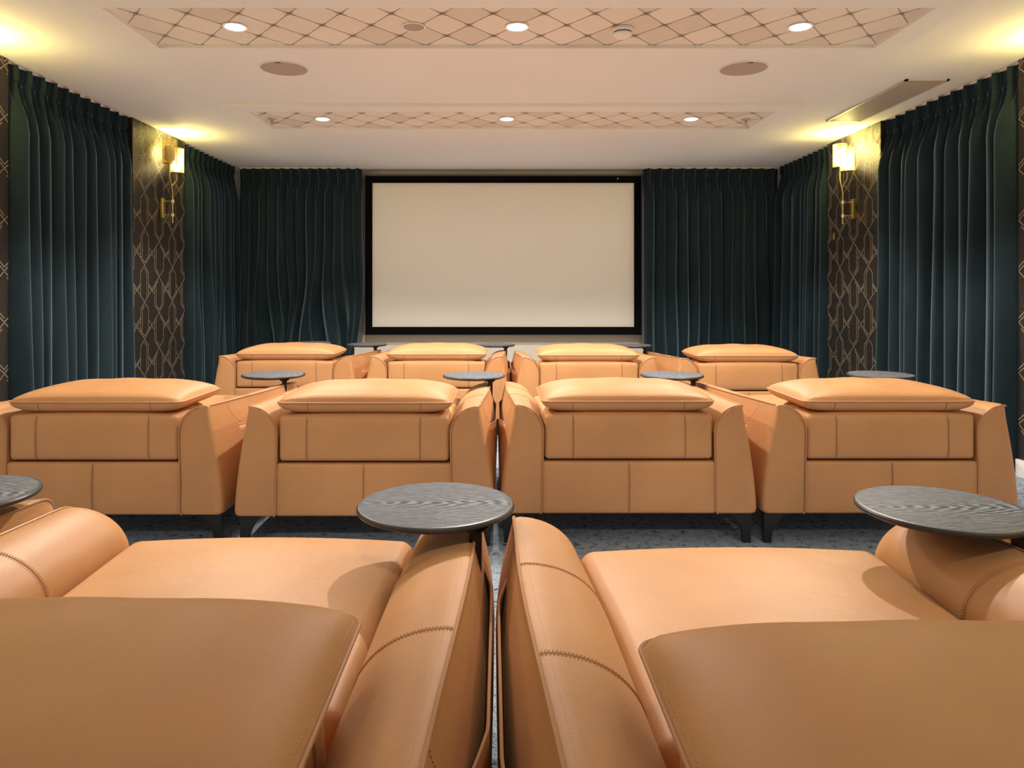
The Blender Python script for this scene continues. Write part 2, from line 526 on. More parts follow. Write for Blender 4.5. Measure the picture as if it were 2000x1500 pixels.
# smoke detector
t = thing('smoke_detector', 'white round smoke detector on the tufted coffer nearer the viewer', 'smoke detector', (0.64, 3.72, ZP))
b = MB(); b.lathe([(0.001, 0), (0.055, 0), (0.057, -0.006), (0.054, -0.016), (0.050, -0.020), (0.001, -0.020)], 40); build('base', b, M['whiteplastic'], t)
b = MB(); b.lathe([(0.001, -0.020), (0.046, -0.020), (0.046, -0.026), (0.001, -0.026)], 40); build('slot_ring', b, M['dark'], t)
b = MB(); b.lathe([(0.001, -0.026), (0.049, -0.026), (0.049, -0.034), (0.040, -0.044), (0.020, -0.050), (0.001, -0.051)], 40); build('cap', b, M['whiteplastic'], t)

# sprinklers
def make_sprinkler():
    t = thing('sprinkler_head', '', 'sprinkler', (0, 0, 0), 0, 'ceiling sprinkler heads')
    b = MB(); b.lathe([(0.001, 0), (0.036, 0), (0.036, -0.003), (0.024, -0.008), (0.001, -0.008)], 28); build('escutcheon', b, M['chrome'], t)
    b = MB(); b.tube([(-0.010, 0, -0.008), (-0.015, 0, -0.022), (-0.010, 0, -0.036), (0, 0, -0.044), (0.010, 0, -0.036), (0.015, 0, -0.022), (0.010, 0, -0.008)], 0.0028, 8); build('frame', b, M['chrome'], t)
    b = MB(); b.lathe([(0.001, -0.009), (0.0035, -0.009), (0.0035, -0.036), (0.001, -0.036)], 12); build('glass_bulb', b, M['redglass'], t)
    b = MB(); b.lathe([(0.001, -0.044), (0.016, -0.044), (0.016, -0.0465), (0.001, -0.0465)], 20); build('deflector', b, M['chrome'], t)
    return t
s0 = make_sprinkler(); s0.location = (-1.80, 5.68, ZP); s0['label'] = 'small sprinkler head at the left end of the coffer nearer the screen'
dup(s0, (1.96, 5.70, ZP), None, 'small sprinkler head at the right end of the coffer nearer the screen')

# air grille
t = thing('ceiling_vent', 'long perforated air grille in the ceiling beside the right curtains', 'vent', (2.765, 5.19, CZ))
b = MB(); hx, hy = 0.142, 0.565
for (a, c, d, e) in ((-hx, hx, -hy, -hy + 0.018), (-hx, hx, hy - 0.018, hy), (-hx, -hx + 0.018, -hy, hy), (hx - 0.018, hx, -hy, hy)):
    b.box(a, c, d, e, -0.010, 0)
build('frame', b, M['ventmetal'], t, 0)
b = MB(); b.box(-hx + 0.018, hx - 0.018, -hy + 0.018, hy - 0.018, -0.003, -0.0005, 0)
k = -hy + 0.026
while k < hy - 0.022:
    b.box(-hx + 0.018, hx - 0.018, k, k + 0.0042, -0.0075, -0.003, 1); k += 0.0125
for q in range(1, 10):
    x = -hx + 0.018 + q * (2 * hx - 0.036) / 10; b.box(x - 0.002, x + 0.002, -hy + 0.018, hy - 0.018, -0.0065, -0.003, 1)
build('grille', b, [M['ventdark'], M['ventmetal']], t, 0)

# ------------------------------------------------------------------ projection screen
t = thing('projector_screen', 'wide blank white projection screen in a black frame on the front wall', 'screen', (0.045, YB - 0.10, 1.494))
W2, H2 = 1.478, 0.813
b = MB(); b.box(-W2, W2, 0.0, 0.02, -H2, H2); build('screen_surface', b, M['screen'], t, 0)
b = MB(); fw = 0.085; Wf, Hf, Hb = W2 + fw - 0.01, H2 + 0.075, H2 + 0.085
for (a, c, d, e) in ((-Wf, Wf, H2, Hf), (-Wf, Wf, -Hb, -H2), (-Wf, -W2, -H2, H2), (W2, Wf, -H2, H2)):
    b.box(a, c, -0.025, 0.02, d, e)
build('frame', b, M['velvetblack'], t, 0)
b = MB(); g = 0.022
for (a, c, d, e) in ((-Wf - g, Wf + g, Hf, Hf + g), (-Wf - g, Wf + g, -Hb - g * .4, -Hb), (-Wf - g, -Wf, -Hb, Hf), (Wf, Wf + g, -Hb, Hf)):
    b.box(a, c, -0.018, 0.09, d, e)
build('edge_trim', b, M['greyedge'], t, 0)
b = MB(); b.lathe([(0.001, 0), (0.008, 0), (0.008, 0.004), (0.001, 0.006)], 16)
so = build('sensor', b, M['chrome'], t); so.rotation_euler = (PI / 2, 0, 0); so.location = (1.29, -0.025, H2 + 0.045)

# ------------------------------------------------------------------ curtains
def curtain(label, p0, p1, nrm, nf, seed, messy=0.0, amp=0.095, group='teal velvet curtains'):
    rnd = random.Random(seed)
    P0, P1, N = Vector((*p0, 0)), Vector((*p1, 0)), Vector((*nrm, 0)).normalized()
    L = (P1 - P0).length; T = (P1 - P0) / L
    t = thing('curtain', label, 'curtain', tuple((P0 + P1) / 2), 0, group)
    org = (P0 + P1) / 2
    ce_ = [(i + 0.5) / nf for i in range(nf)]
    jit = [rnd.uniform(-0.16, 0.16) for _ in range(nf)]; ph1 = [rnd.uniform(0, 6.28) for _ in range(nf)]
    am = [rnd.uniform(0.72, 1.18) for _ in range(nf)]; lean = [rnd.uniform(-0.25, 0.25) for _ in range(nf)]
    for q in (0, nf - 1): jit[q] = 0; lean[q] = 0
    top, bot = CZ - 0.012, 0.015
    spf = 22; ns = nf * spf
    zs = [top, top - 0.012, top - 0.03, top - 0.05, top - 0.07, top - 0.085, top - 0.10, top - 0.115, top - 0.14, top - 0.17, top - 0.21, top - 0.26, top - 0.32]
    z = top - 0.40
    while z > bot: zs.append(z); z -= 0.085
    zs.append(bot)
    def pt(k, z):
        d = top - z; u = k / spf; i = min(nf - 1, int(u)); f = u - i           # f 0..1 across one fold
        head = 1 - sstep(0.085, 0.30, d)
        w = sstep(0.09, 0.5, d)
        c = f - 0.5
        # open fold: rounded ridge with a pinched valley
        a = am[i] * (1 + 0.25 * sstep(0.4, 2.4, d))
        # blend amplitude at borders
        ridge = (math.cos(PI * c)) ** 0.62
        body = amp * a * ridge
        pin = 0.046 * math.exp(-(c / 0.12) ** 2) + 0.010 * math.exp(-((abs(c) - 0.22) / 0.05) ** 2)
        neck = 0.028 * math.exp(-(c / 0.10) ** 2)
        hd = pin if d < 0.075 else lerp(pin, neck, sstep(0.075, 0.11, d))
        off = lerp(hd, body, sstep(0.09, 0.40, d))
        side = (jit[i] + 0.10 * math.sin(1.9 * d + ph1[i])) * w * (L / nf) * math.cos(PI * c)
        side += lean[i] * w * (L / nf) * (0.5 + 0.5 * math.cos(2 * PI * c)) 
        # gathers under the pleat
        off += 0.010 * math.exp(-((d - 0.16) / 0.06) ** 2) * math.cos(6 * PI * c)
        if messy:
            mt = sstep(0.0, 0.16, u / nf)
            off += messy * mt * (0.035 * math.sin(7 * u / nf * 6 + 3.1 * d + seed) * sstep(0.5, 2.0, d) + 0.03 * math.sin(13 * u / nf * 5 - 4.7 * d) * sstep(0.9, 2.2, d))
            side += messy * mt * 0.10 * math.sin(4.0 * u / nf * 3 + 2.4 * d) * sstep(0.6, 2.2, d)
        s = u / nf * L + side
        zz = z - 0.004 * (1 - math.cos(2 * PI * c)) * (1 - sstep(0, 0.05, d))
        q = P0 + T * s + N * off - org
        return (q.x, q.y, zz)
    def sheet(rows):
        mb = MB(); V = [pt(k, z) for z in rows for k in range(ns + 1)]; F = []
        m = ns + 1
        for r in range(len(rows) - 1):
            for k in range(ns): F.append((r * m + k, r * m + k + 1, (r + 1) * m + k + 1, (r + 1) * m + k))
        mb.add(V, F); return mb
    for nm, rows in (('heading', zs[:7]), ('drape', zs[6:])):
        o = build(nm, sheet(rows), M['velvet'], t, 60, False)
        md = o.modifiers.new('thickness', 'SOLIDIFY'); md.thickness = 0.004; md.offset = -1
    tr = MB(); a = P0 - org; b_ = P1 - org
    h = N * 0.012
    Vv = [a + N * 0.002 - h, b_ + N * 0.002 - h, b_ + N * 0.002 + h, a + N * 0.002 + h]
    V = [(p.x, p.y, CZ - 0.0105) for p in Vv] + [(p.x, p.y, CZ - 0.0002) for p in Vv]
    tr.add(V, [(3, 2, 1, 0), (4, 5, 6, 7), (0, 1, 5, 4), (1, 2, 6, 5), (2, 3, 7, 6), (3, 0, 4, 7)])
    build('track', tr, M['whiteplastic'], t, 0)
    return t
CW = 0.045
curtain('teal velvet curtain at far left, nearest the viewer on the left wall', (XL - CW, 4.24), (XL - CW, 5.63), (1, 0), 11, 1)
curtain('teal velvet curtain on the left wall between the wallpaper and the corner', (XL - CW, 6.605), (XL - CW, 7.885), (1, 0), 11, 2, 0.25)
curtain('rumpled teal velvet curtain on the front wall left of the screen', (XL + 0.005, 7.985), (-1.525, 7.985), (0, -1), 13, 3, 0.75, 0.075)
curtain('teal velvet curtain on the front wall right of the screen', (1.60, 7.985), (XR + 0.03, 7.985), (0, -1), 12, 4, 0.15, 0.08)
curtain('teal velvet curtain on the right wall between the wallpaper and the corner', (XR + CW, 7.885), (XR + CW, 6.72), (-1, 0), 10, 5)
curtain('teal velvet curtain at far right, nearest the viewer on the right wall', (XR + CW, 5.75), (XR + CW, 4.26), (-1, 0), 11, 6)

# ------------------------------------------------------------------ wall sconces
def shade_mb(R, z0, z1):
    mb = MB(); n = 30; rows = 20
    for k in range(rows + 1):
        z = lerp(z0, z1, k / rows); r = 0.0020 if k in (0, rows) else 0.0016
        mb.tube([(R * math.cos(2 * PI * i / n), R * math.sin(2 * PI * i / n), z) for i in range(n)], r, 4, True)
    for i in range(n):
        a = 2 * PI * i / n
        mb.tube([(R * math.cos(a), R * math.sin(a), z0), (R * math.cos(a), R * math.sin(a), z1)], 0.0017, 4)
    mb.lathe([(0.001, z0), (R, z0), (R, z0 + 0.002), (0.001, z0 + 0.002)], n)
    return mb
SHADE_M = {}
def sconce(label, x, y, rz, lit, power):
    t = thing('wall_sconce', label, 'wall lamp', (x, y, 1.797), rz, 'brass two shade wall lamps')
    Z = lambda h: h - 1.797
    b = MB(); b.rbox(0.0, 0.028, -0.028, 0.028, Z(1.712), Z(1.882), 0.004, 0, 2, 2); build('backplate', b, M['brass'], t)
    for h in (1.856, 1.738):
        b = MB(); b.tube([(0.026, 0, Z(h)), (0.10, 0, Z(h))], 0.0062, 10); build('arm', b, M['brass'], t)
        b = MB(); b.lathe([(0.001, -0.013), (0.0125, -0.013), (0.0125, 0.013), (0.001, 0.013)], 20, (0.10, 0, Z(h))); build('joint', b, M['ivory'], t)
    b = MB(); b.tube([(0.10, 0, Z(1.668)), (0.10, 0, Z(1.90)), (0.10, 0, Z(1.93)), (0.10, -0.020, Z(1.985)), (0.10, -0.050, Z(2.05)), (0.10, -0.055, Z(2.07)), (0.10, -0.055, Z(2.168))], 0.0058, 10)
    b.tube([(0.10, -0.019, Z(1.982)), (0.10, 0.07, Z(2.04)), (0.10, 0.08, Z(2.055)), (0.10, 0.08, Z(2.112))], 0.0058, 10)
    build('stem', b, M['brass'], t)
    for (yy, z0, z1, on) in ((-0.055, 2.166, 2.365, lit[0]), (0.08, 2.110, 2.318, lit[1])):
        sh = build('lamp_shade', shade_mb(0.057, 0, z1 - z0), M['brass'], t); sh.location = (0.10, yy, Z(z0))
        bl = MB(); bl.lathe([(0.001, 0.004), (0.014, 0.004), (0.018, 0.020), (0.040, 0.032), (0.043, 0.045), (0.043, 0.135), (0.038, 0.148), (0.001, 0.150)], 20)
        bo = build('bulb', bl, M['bulb'] if on else M['bulboff'], sh)
        if on:
            L = bpy.data.lights.new('sconce_glow', 'POINT'); L.energy = power; L.color = (1.0, 0.80, 0.22); L.shadow_soft_size = 0.03
            lo = bpy.data.objects.new('sconce_glow', L); COL.objects.link(lo); lo.parent = t; lo.location = (0.10, yy, Z(z0) + 0.185)
    return t
sconce('brass wall lamp with two mesh shades on the left wallpaper, one shade unlit', XL + 0.0018, 6.12, 0, (False, True), 17.0)
sconce('brass wall lamp with two lit mesh shades on the right wallpaper', XR - 0.0018, 6.19, PI, (True, True), 10.5)
sconce('brass wall lamp just beyond the left edge of the photo', XL + 0.0018, 3.72, 0, (True, True), 10.5)
sconce('brass wall lamp just beyond the right edge of the photo', XR - 0.0018, 3.76, PI, (True, True), 10.5)
sconce('brass wall lamp on the left wall behind the viewer', XL + 0.0018, 1.3, 0, (True, True), 10.5)
sconce('brass wall lamp on the right wall behind the viewer', XR - 0.0018, 1.3, PI, (True, True), 10.5)

t = thing('wall_switch', 'small brass switch plate on the right wallpaper below the lamp', 'switch', (XR - 0.0018, 6.57, 1.588))
b = MB(); b.rbox(-0.008, 0, -0.022, 0.022, -0.034, 0.034, 0.003, 0, 2, 2); build('plate', b, M['brass'], t)
b = MB(); b.box(-0.012, -0.008, -0.007, 0.007, -0.012, 0.012); build('toggle', b, M['brass'], t, 0)

# ------------------------------------------------------------------ recliner
BZ = 0.137            # underside of the upholstery
AL = 1.29            # length of the armrest
def arm_section(t):
    """right armrest cross-section (x, z) at distance t from the chair back, running from the outer foot over the top to the inner foot"""
    h = 0.602 - 0.050 * min(1, max(0, t - 0.04) / 1.16) ** 0.9 
    xo = lerp(0.492, 0.522, sstep(0.0, 0.9, t))
    xi = 0.368 if t < 0.12 else lerp(0.368, 0.350, sstep(0.12, 0.35, t))
    xi = lerp(xi, 0.366, sstep(0.75, 1.25, t))
    xl = 0.372 if t < 0.12 else lerp(0.372, 0.330, sstep(0.12, 0.5, t))
    xl = lerp(xl, 0.352, sstep(0.85, 1.3, t))
    R = 0.10; z0 = BZ; fr = 0.0
    if t > AL - R:
        a = (t - (AL - R)) / R; fr = R * (1 - math.sqrt(max(0, 1 - a * a)))
    h -= fr; xi += fr * 0.55; xl += fr * 0.25; xo -= fr * 0.35; xb = 0.555 - fr * 0.35; z0 += fr * 0.25
    zi = h - 0.115
    P = []
    P.append((xb - 0.018, z0)); P.append((xb - 0.006, z0 + 0.004)); P.append((xb, z0 + 0.018))
    for q in range(1, 9):                                       # outer side, faintly convex
        u = q / 9; P.append((lerp(xb, xo, u ** 1.25) + lerp(0.004, 0.020, sstep(0.1, 0.4, t)) * math.sin(PI * u), lerp(z0 + 0.018, h - 0.006, u)))
    P.append((xo + 0.001, h - 0.008)); P.append((xo - 0.0015, h - 0.002))
    for q in range(1, 15):                                      # rounded top falling to the inside
        a = PI / 2 * q / 14
        P.append((xo - (xo - xi) * math.sin(a) ** 1.08, zi + (h + 0.005 * math.sin(2 * a) - zi) * math.cos(a) ** 0.92))
    for q in range(1, 7):
        u = q / 6; P.append((lerp(xi, xl, sstep(0, 1, min(1, u * 1.4))), lerp(zi, z0 + 0.01, u)))
    P.append((xl + 0.01, z0))
    return P
ARM_T = [0.0, 0.0015, 0.004, 0.008, 0.013, 0.020, 0.03, 0.06, 0.10, 0.14, 0.18, 0.23, 0.29, 0.35, 0.42, 0.5, 0.58, 0.66, 0.74, 0.82, 0.9, 0.97, 1.03, 1.08] + [1.13, AL - 0.1] + [AL - 0.1 + 0.1 * math.sin(PI / 2 * q / 8) for q in range(1, 9)]
def arm_ring(t):
    P = arm_section(t)
    ins = 0.0
    if t < 0.012: ins = 0.008 * (1 - math.sqrt(max(0, 1 - (1 - t / 0.012) ** 2)))
    if ins:
        cx = 0.44; cz = 0.37
        P = [(x + (cx - x) / abs(cx - x + 1e-9) * ins, z + (cz - z) / abs(cz - z + 1e-9) * ins) for x, z in P]
    if t < 0.03:
        r_ = 0.018 * (1 - math.sqrt(max(0, 1 - (1 - t / 0.03) ** 2)))
        P = [(x - r_ * (1 - sstep(0.80, 1.0, i / 12)) if i < 12 else x, z) for i, (x, z) in enumerate(P)]
    return [(x, min(t, AL - 0.0005), z) for x, z in P]

def make_recliner():
    root = thing('recliner', '', 'recliner', (0, 0, 0), 0, 'tan leather cinema recliners')
    Lm = M['leather']
    # lower body with a centre seam across the back
    body = MB()
    body.rbox(-0.374, 0.374, 0.0, 1.12, BZ, 0.362, 0.012, 0, 3, 8, lambda x, y, z, u, v, w: (x, y - (0.006 * (1 - u * u) * (1 - w * w) if v < -0.9 else 0), z))
    bo = build('lower_body', body, Lm, root)
    bb = bvh_of(body)
    sm = MB(); sp_ = project(bb, linepts((0, 0, BZ + 0.005), (0, 0, 0.357), 16), (0, 1, 0), 0.0006); sm.tube(sp_, 0.0022, 6)
    st = MB()
    for dx in (-0.006, 0.006):
        s_ = stitch_mb(project(bb, linepts((dx, 0, BZ + 0.008), (dx, 0, 0.355), 16), (0, 1, 0), 0.0006)); st.add(s_.v, s_.f)
    st2 = MB(); st2.add(sm.v, sm.f, 0); st2.add(st.v, st.f, 1)
    for sg in (-1, 1):
        e = project(bb, linepts((sg * 0.358, 0, BZ + 0.008), (sg * 0.358, 0, 0.352), 16), (0, 1, 0), 0.0006)
        q = stitch_mb(e); st2.add(q.v, q.f, 1)
    build('stitching', st2, [M['seam'], M['darkthread']], bo, 60)
    u_ = MB(); u_.box(-0.50, 0.50, 0.05, 1.05, BZ - 0.006, BZ + 0.004); build('underside', u_, M['zip'], root, 0)
    # back panel
    def wp(x, y, z, u, v, w):
        if v < 0: y -= 0.014 * (1 - u ** 4) * (1 - w ** 4)
        if w > 0: z += 0.010 * (1 - u ** 4) * w
        return (x, y, z)
    bp = MB(); bp.rbox(-0.362, 0.362, 0.004, 0.17, 0.370, 0.562, 0.018, 0, 4, 10, wp)
    po = build('back_panel', bp, Lm, root); bb = bvh_of(bp)
    sm = MB()
    for sg in (-1, 1):
        x = sg * 0.240
        e = project(bb, linepts((x, 0, 0.374), (x, 0, 0.560), 16), (0, 1, 0), 0.0004); sm.tube(e, 0.0020, 6, False, 0)
        for dx in (-0.006, 0.006):
            q = stitch_mb(project(bb, linepts((x + dx, 0, 0.376), (x + dx, 0, 0.558), 16), (0, 1, 0), 0.0005)); sm.add(q.v, q.f, 1)
    build('stitching', sm, [M['seam'], M['darkthread']], po, 60)
    # backrest cushion facing the seat
    bk = MB(); bk.rbox(-0.345, 0.345, 0.175, 0.43, 0.34, 0.572, 0.055, 0, 5, 6, lambda x, y, z, u, v, w: (x, y - 0.05 * (w + 1) * 0.5 * (1 if v > 0 else 0), z))
    build('backrest', bk, Lm, root)
    # seat
    def ws(x, y, z, u, v, w):
        y += 0.022 * (1 - u * u) * max(0, v)
        if w > 0: z += 0.020 * (1 - u ** 2) * (1 - abs(v) ** 4)
        x *= 1 + 0.05 * sstep(-0.2, 1, v)
        return (x, y, z)
    se = MB(); se.rbox(-0.345, 0.345, 0.46, 1.23, 0.30, 0.466, 0.035, 0, 5, 12, ws); build('seat', se, Lm, root)
    fo = MB(); fo.rbox(-0.335, 0.335, 1.12, 1.215, BZ + 0.01, 0.31, 0.02, 0, 3, 5); build('footrest', fo, Lm, root)
    # armrests
    for sg in (1, -1):
        a = MB(); a.loft([arm_ring(t) for t in ARM_T])
        if sg < 0: a = a.mirror_x()
        ao = build('armrest', a, Lm, root, 50)
        mir = lambda P: [(sg * p[0], p[1], p[2]) for p in P]
        pp = MB()
        ct = 12                                                # index of the outer top corner
        edge = []
        for t in ARM_T[6:]:
            if t <= AL - 0.01:
                p = arm_section(t)[ct]; edge.append((p[0] + 0.001, t, p[1] + 0.0015))
        rear = [(x, -0.001, z + 0.001) for x, z in arm_section(0.0)[ct:ct + 22]]
        pp.tube(mir(edge), 0.0036, 8); pp.tube(mir(rear), 0.0034, 8)
        build('piping', pp, M['piping'], ao)
        # stitch line beside the piping
        stt = MB()
        top_line = [(lerp(arm_section(t)[ct][0], arm_section(t)[ct + 2][0], 0.55), t, lerp(arm_section(t)[ct][1], arm_section(t)[ct + 2][1], 0.55) + 0.0015) for t in np.linspace(0.03, AL - 0.04, 60)]
        build('stitching', stitch_mb(mir(top_line), 0.0085, 0.0055, 0.0011), M['thread'], ao, 60)
        # doubled cross seams over the top
        for ts in (0.50, 0.875):
            stt = MB()
            for dt, mi in ((-0.0065, 0), (0.0065, 0)):
                P = arm_section(ts + dt)[ct:ct + 18]
                P = [(x - 0.0004, ts + dt, z + 0.0007) for x, z in P]
                q = stitch_mb(mir(P), 0.0058, 0.0040, 0.0008); stt.add(q.v, q.f, 1)
            P = [(x - 0.0002, ts, z + 0.0004) for x, z in arm_section(ts)[ct:ct + 19]]
            stt.tube(mir(P), 0.0016, 5, False, 2)
            build('stitching', stt, [M['thread'], M['darkthread'], M['seamsoft']], ao, 60)
        # curved seam down the outer side to the pocket mouth
        arc = []
        bba = bvh_of(a)
        for q in range(25):
            u = q / 24; arc.append((sg * 0.5, lerp(0.20, 0.325, u ** 1.6), lerp(0.585, 0.46, u)))
        arc = project(bba, arc, (-sg, 0, 0), 0.0008, 0.4)
        build('stitching', stitch_mb(arc, 0.008, 0.0055, 0.0012), M['darkthread'], ao, 60)
        # side pocket: a leather leaf standing off the arm with a piped mouth
        pk = MB(); rings = []; lin = []
        nt_, nz = 26, 8
        def pocket(u, w):
            t = lerp(0.25, 1.04, u); z = lerp(0.20, 0.475 - 0.012 * math.sin(PI * u), w)
            base = lerp(0.555, arm_section(t)[ct][0], (max(0, (z - 0.155) / (0.59 - 0.155))) ** 1.25) + 0.003
            o = 0.030 * (w ** 1.2) * (math.sin(PI * min(1, max(0, u * 1.0))) ** 0.6)
            return (min(base + o + 0.013 * sstep(0, 0.3, min(u, 1 - u)) * w, 0.5595), t, z)
        V = []; F = []
        for i in range(nt_ + 1):
            for j in range(nz + 1):
                V.append(pocket(i / nt_, j / nz))
        for i in range(nt_):
            for j in range(nz):
                F.append((i * (nz + 1) + j, (i + 1) * (nz + 1) + j, (i + 1) * (nz + 1) + j + 1, i * (nz + 1) + j + 1))
        pk.add([(sg * x, y, z) for x, y, z in V], F)
        ko = build('side_pocket', pk, Lm, root, 60, False)
        md = ko.modifiers.new('thickness', 'SOLIDIFY'); md.thickness = 0.003; md.offset = 0
        lp = MB(); rim = [pocket(i / 40, 1.0) for i in range(41)]
        lp.tube(mir(rim), 0.0030, 8, False, 0); build('piping', lp, M['piping'], ko)
        ln = MB(); V = []
        for i in range(nt_ + 1):
            x, y, z = pocket(i / nt_, 1.0); x2, _, z2 = pocket(i / nt_, 0.55); V += [(sg * (x - 0.0045), y, z - 0.001), (sg * (x2 - 0.0035), y, z2)]
        ln.add(V, [(2 * i, 2 * i + 2, 2 * i + 3, 2 * i + 1) for i in range(nt_)]); build('lining', ln, M['lining'], ko, 60, False)
    # headrest pillow
    A, B, cy, RC = 0.374, 0.226, 0.232, 0.034
    outline = []                                               # rounded-rectangle outline, counter-clockwise
    def side_pts(p, q, n): return [(lerp(p[0], q[0], k / n), lerp(p[1], q[1], k / n)) for k in range(n)]
    def corner(cx_, cy_, a0, n=8): return [(cx_ + RC * math.cos(a0 + PI / 2 * k / n), cy_ + RC * math.sin(a0 + PI / 2 * k / n)) for k in range(n)]
    outline += side_pts((A, -B + RC), (A, B - RC), 16) + corner(A - RC, B - RC, 0)
    outline += side_pts((A - RC, B), (-A + RC, B), 26) + corner(-A + RC, B - RC, PI / 2)
    outline += side_pts((-A, B - RC), (-A, -B + RC), 16) + corner(-A + RC, -B + RC, PI)
    outline += side_pts((-A + RC, -B), (A - RC, -B), 26) + corner(A - RC, -B + RC, 1.5 * PI)
    nr, na = 16, len(outline)
    def edge_(w, p, q):
        return max(0.0, 1 - abs(w) ** p) ** q
    def hp(rad, k, side):
        x, y = outline[k % na]; x *= rad; y *= rad
        u, v = x / A, y / B
        pu = 1.0
        if side > 0:
            z = 0.618 + (0.050 * edge_(u, 5, 0.55) * edge_(v, 5, 0.5) + 0.018 * (1 - u * u) * (1 - v * v)
                 + 0.0025 * math.sin(11 * u + 2) * edge_(u, 2, 1) * (1 - v * v)) * min(1, (1 - rad) * 40)
        else:
            z = 0.618 - 0.054 * edge_(u, 7, 0.5) * edge_(v, 9, 0.5)
        return (x, cy + y, z)
    hd = MB(); V = []; F = []
    rads = [math.sin(PI / 2 * i / nr) ** 0.8 for i in range(1, nr + 1)]
    for side in (1, -1):
        V.append(hp(0, 0, side)); base = len(V)
        for ri, r in enumerate(rads if side > 0 else rads[:-1]):
            for k in range(na): V.append(hp(r, k, side))
    offB = 1 + nr * na
    for k in range(na):
        k2 = (k + 1) % na
        F.append((0, 1 + k, 1 + k2))
        for r in range(nr - 1): F.append((1 + r * na + k, 1 + (r + 1) * na + k, 1 + (r + 1) * na + k2, 1 + r * na + k2))
        F.append((offB, offB + 1 + k2, offB + 1 + k))
        for r in range(nr - 2): F.append((offB + 1 + r * na + k2, offB + 1 + (r + 1) * na + k2, offB + 1 + (r + 1) * na + k, offB + 1 + r * na + k))
        F.append((offB + 1 + (nr - 2) * na + k2, 1 + (nr - 1) * na + k2, 1 + (nr - 1) * na + k, offB + 1 + (nr - 2) * na + k))
    hd.add(V, F)
    ho = build('headrest', hd, Lm, root, 70)
    pp = MB(); ring = [hp(1.0, k, 1) for k in range(na)]
    pp.tube([(x * 1.002, cy + (y - cy) * 1.004, z) for x, y, z in ring], 0.0036, 8, True); build('piping', pp, M['piping'], ho)
    bbh = bvh_of(hd)
    stt = MB()
    ins = [(x * 0.982, cy + (y - cy) * 0.966, z) for x, y, z in ring]
    q = stitch_mb(project(bbh, ins + ins[:1], (0, 0, -1), 0.0004), 0.0085, 0.0055, 0.0011); stt.add(q.v, q.f, 0)
    for sg in (-1, 1):
        P = project(bbh, linepts((sg * 0.24, 0, 0.582), (sg * 0.24, 0, 0.617), 8), (0, 1, 0), 0.0004)
        if len(P) > 2: stt.tube(P, 0.0014, 5, False, 1)
    build('stitching', stt, [M['thread'], M['seam']], ho, 60)
    # legs
    for sx in (-1, 1):
        for fy in (0, 1):
            lg = MB(); y0, y1 = (0.030, 0.068) if fy == 0 else (1.00, 1.038)
            prof_o = []; n = 10
            for i in range(n + 1):
                u = i / n; z = lerp(BZ + 0.001, 0.0, u)
                xin = lerp(0.432, 0.503, 1 - (1 - u) ** 2.6); prof_o.append((xin, z))
            rings = []
            for x, z in prof_o:
                e = lerp(0.0, 0.006, 1 - z / BZ); xo_ = lerp(0.538, 0.536, 1 - z / BZ)
                r4 = [(x, y0 + e, z), (xo_, y0 + e, z), (xo_, y1 - e, z), (x, y1 - e, z)]
                rings.append([(sx * p[0], p[1], p[2]) for p in r4])
            lg.loft(rings); build('leg', lg, M['black'], root, 30)
    return root

# rows: (centre x, y of the chair back, turn, label)
CH = [(-1.607, 5.36, 0.000, 'tan leather recliner, leftmost of the row nearest the screen'),
      (-0.468, 5.33, 0.000, 'tan leather recliner, second from left in the row nearest the screen'),
      (0.660, 5.26, 0.000, 'tan leather recliner, third from left in the row nearest the screen'),
      (1.810, 5.20, 0.000, 'tan leather recliner, rightmost of the row nearest the screen'),
      (-1.735, 3.06, 0.000, 'tan leather recliner, leftmost of the middle row, cut by the left edge'),
      (-0.575, 3.04, 0.000, 'tan leather recliner, second from left in the middle row'),
      (0.558, 3.08, 0.000, 'tan leather recliner, third from left in the middle row'),
      (1.687, 3.08, 0.000, 'tan leather recliner, rightmost of the middle row'),
      (-1.715, 0.67, 0.0, 'tan leather recliner at the far left of the foreground row, only its arm showing'),
      (-0.5755, 0.60, 0.0, 'large foreground tan recliner left of the central gap, cropped by the bottom edge'),
      (0.5675, 0.53, 0.010, 'large foreground tan recliner right of the central gap, cropped by the bottom edge'),
      (1.705, 0.53, 0.0, 'tan leather recliner at the far right of the foreground row, behind the round table')]
R0 = make_recliner()
for k, (x, y, rz, lab) in enumerate(CH):
    if k == 0: R0.location = (x, y, 0); R0.rotation_euler = (0, 0, rz); R0['label'] = lab
    else: dup(R0, (x, y, 0), rz, lab)

# ------------------------------------------------------------------ swivel tables standing in the side pockets
def make_table(tx, ty):
    """table top centre relative to the pole foot"""
    t = thing('swivel_table', '', 'side table', (0, 0, 0), 0, 'round dark oak swivel tables')
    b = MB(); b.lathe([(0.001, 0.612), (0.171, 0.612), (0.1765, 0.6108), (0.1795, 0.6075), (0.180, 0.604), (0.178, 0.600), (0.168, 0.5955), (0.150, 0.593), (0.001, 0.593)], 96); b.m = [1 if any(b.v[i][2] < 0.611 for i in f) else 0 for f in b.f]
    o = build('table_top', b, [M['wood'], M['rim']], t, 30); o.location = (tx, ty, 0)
    b = MB(); b.lathe([(0.001, 0.587), (0.024, 0.587), (0.028, 0.5932), (0.001, 0.5932)], 28, (-0.004, 0.0, 0)); build('mounting_plate', b, M['pole'], t)
    b = MB(); b.tube([(0.0, 0, 0.24), (0.0, 0, 0.40), (-0.001, 0, 0.47), (-0.004, 0, 0.53), (-0.004, 0, 0.588)], [0.0085, 0.0095, 0.0105, 0.0135, 0.0145], 16); build('pole', b, M['pole'], t)
    return t
T0 = make_table(-0.098, 0.11)
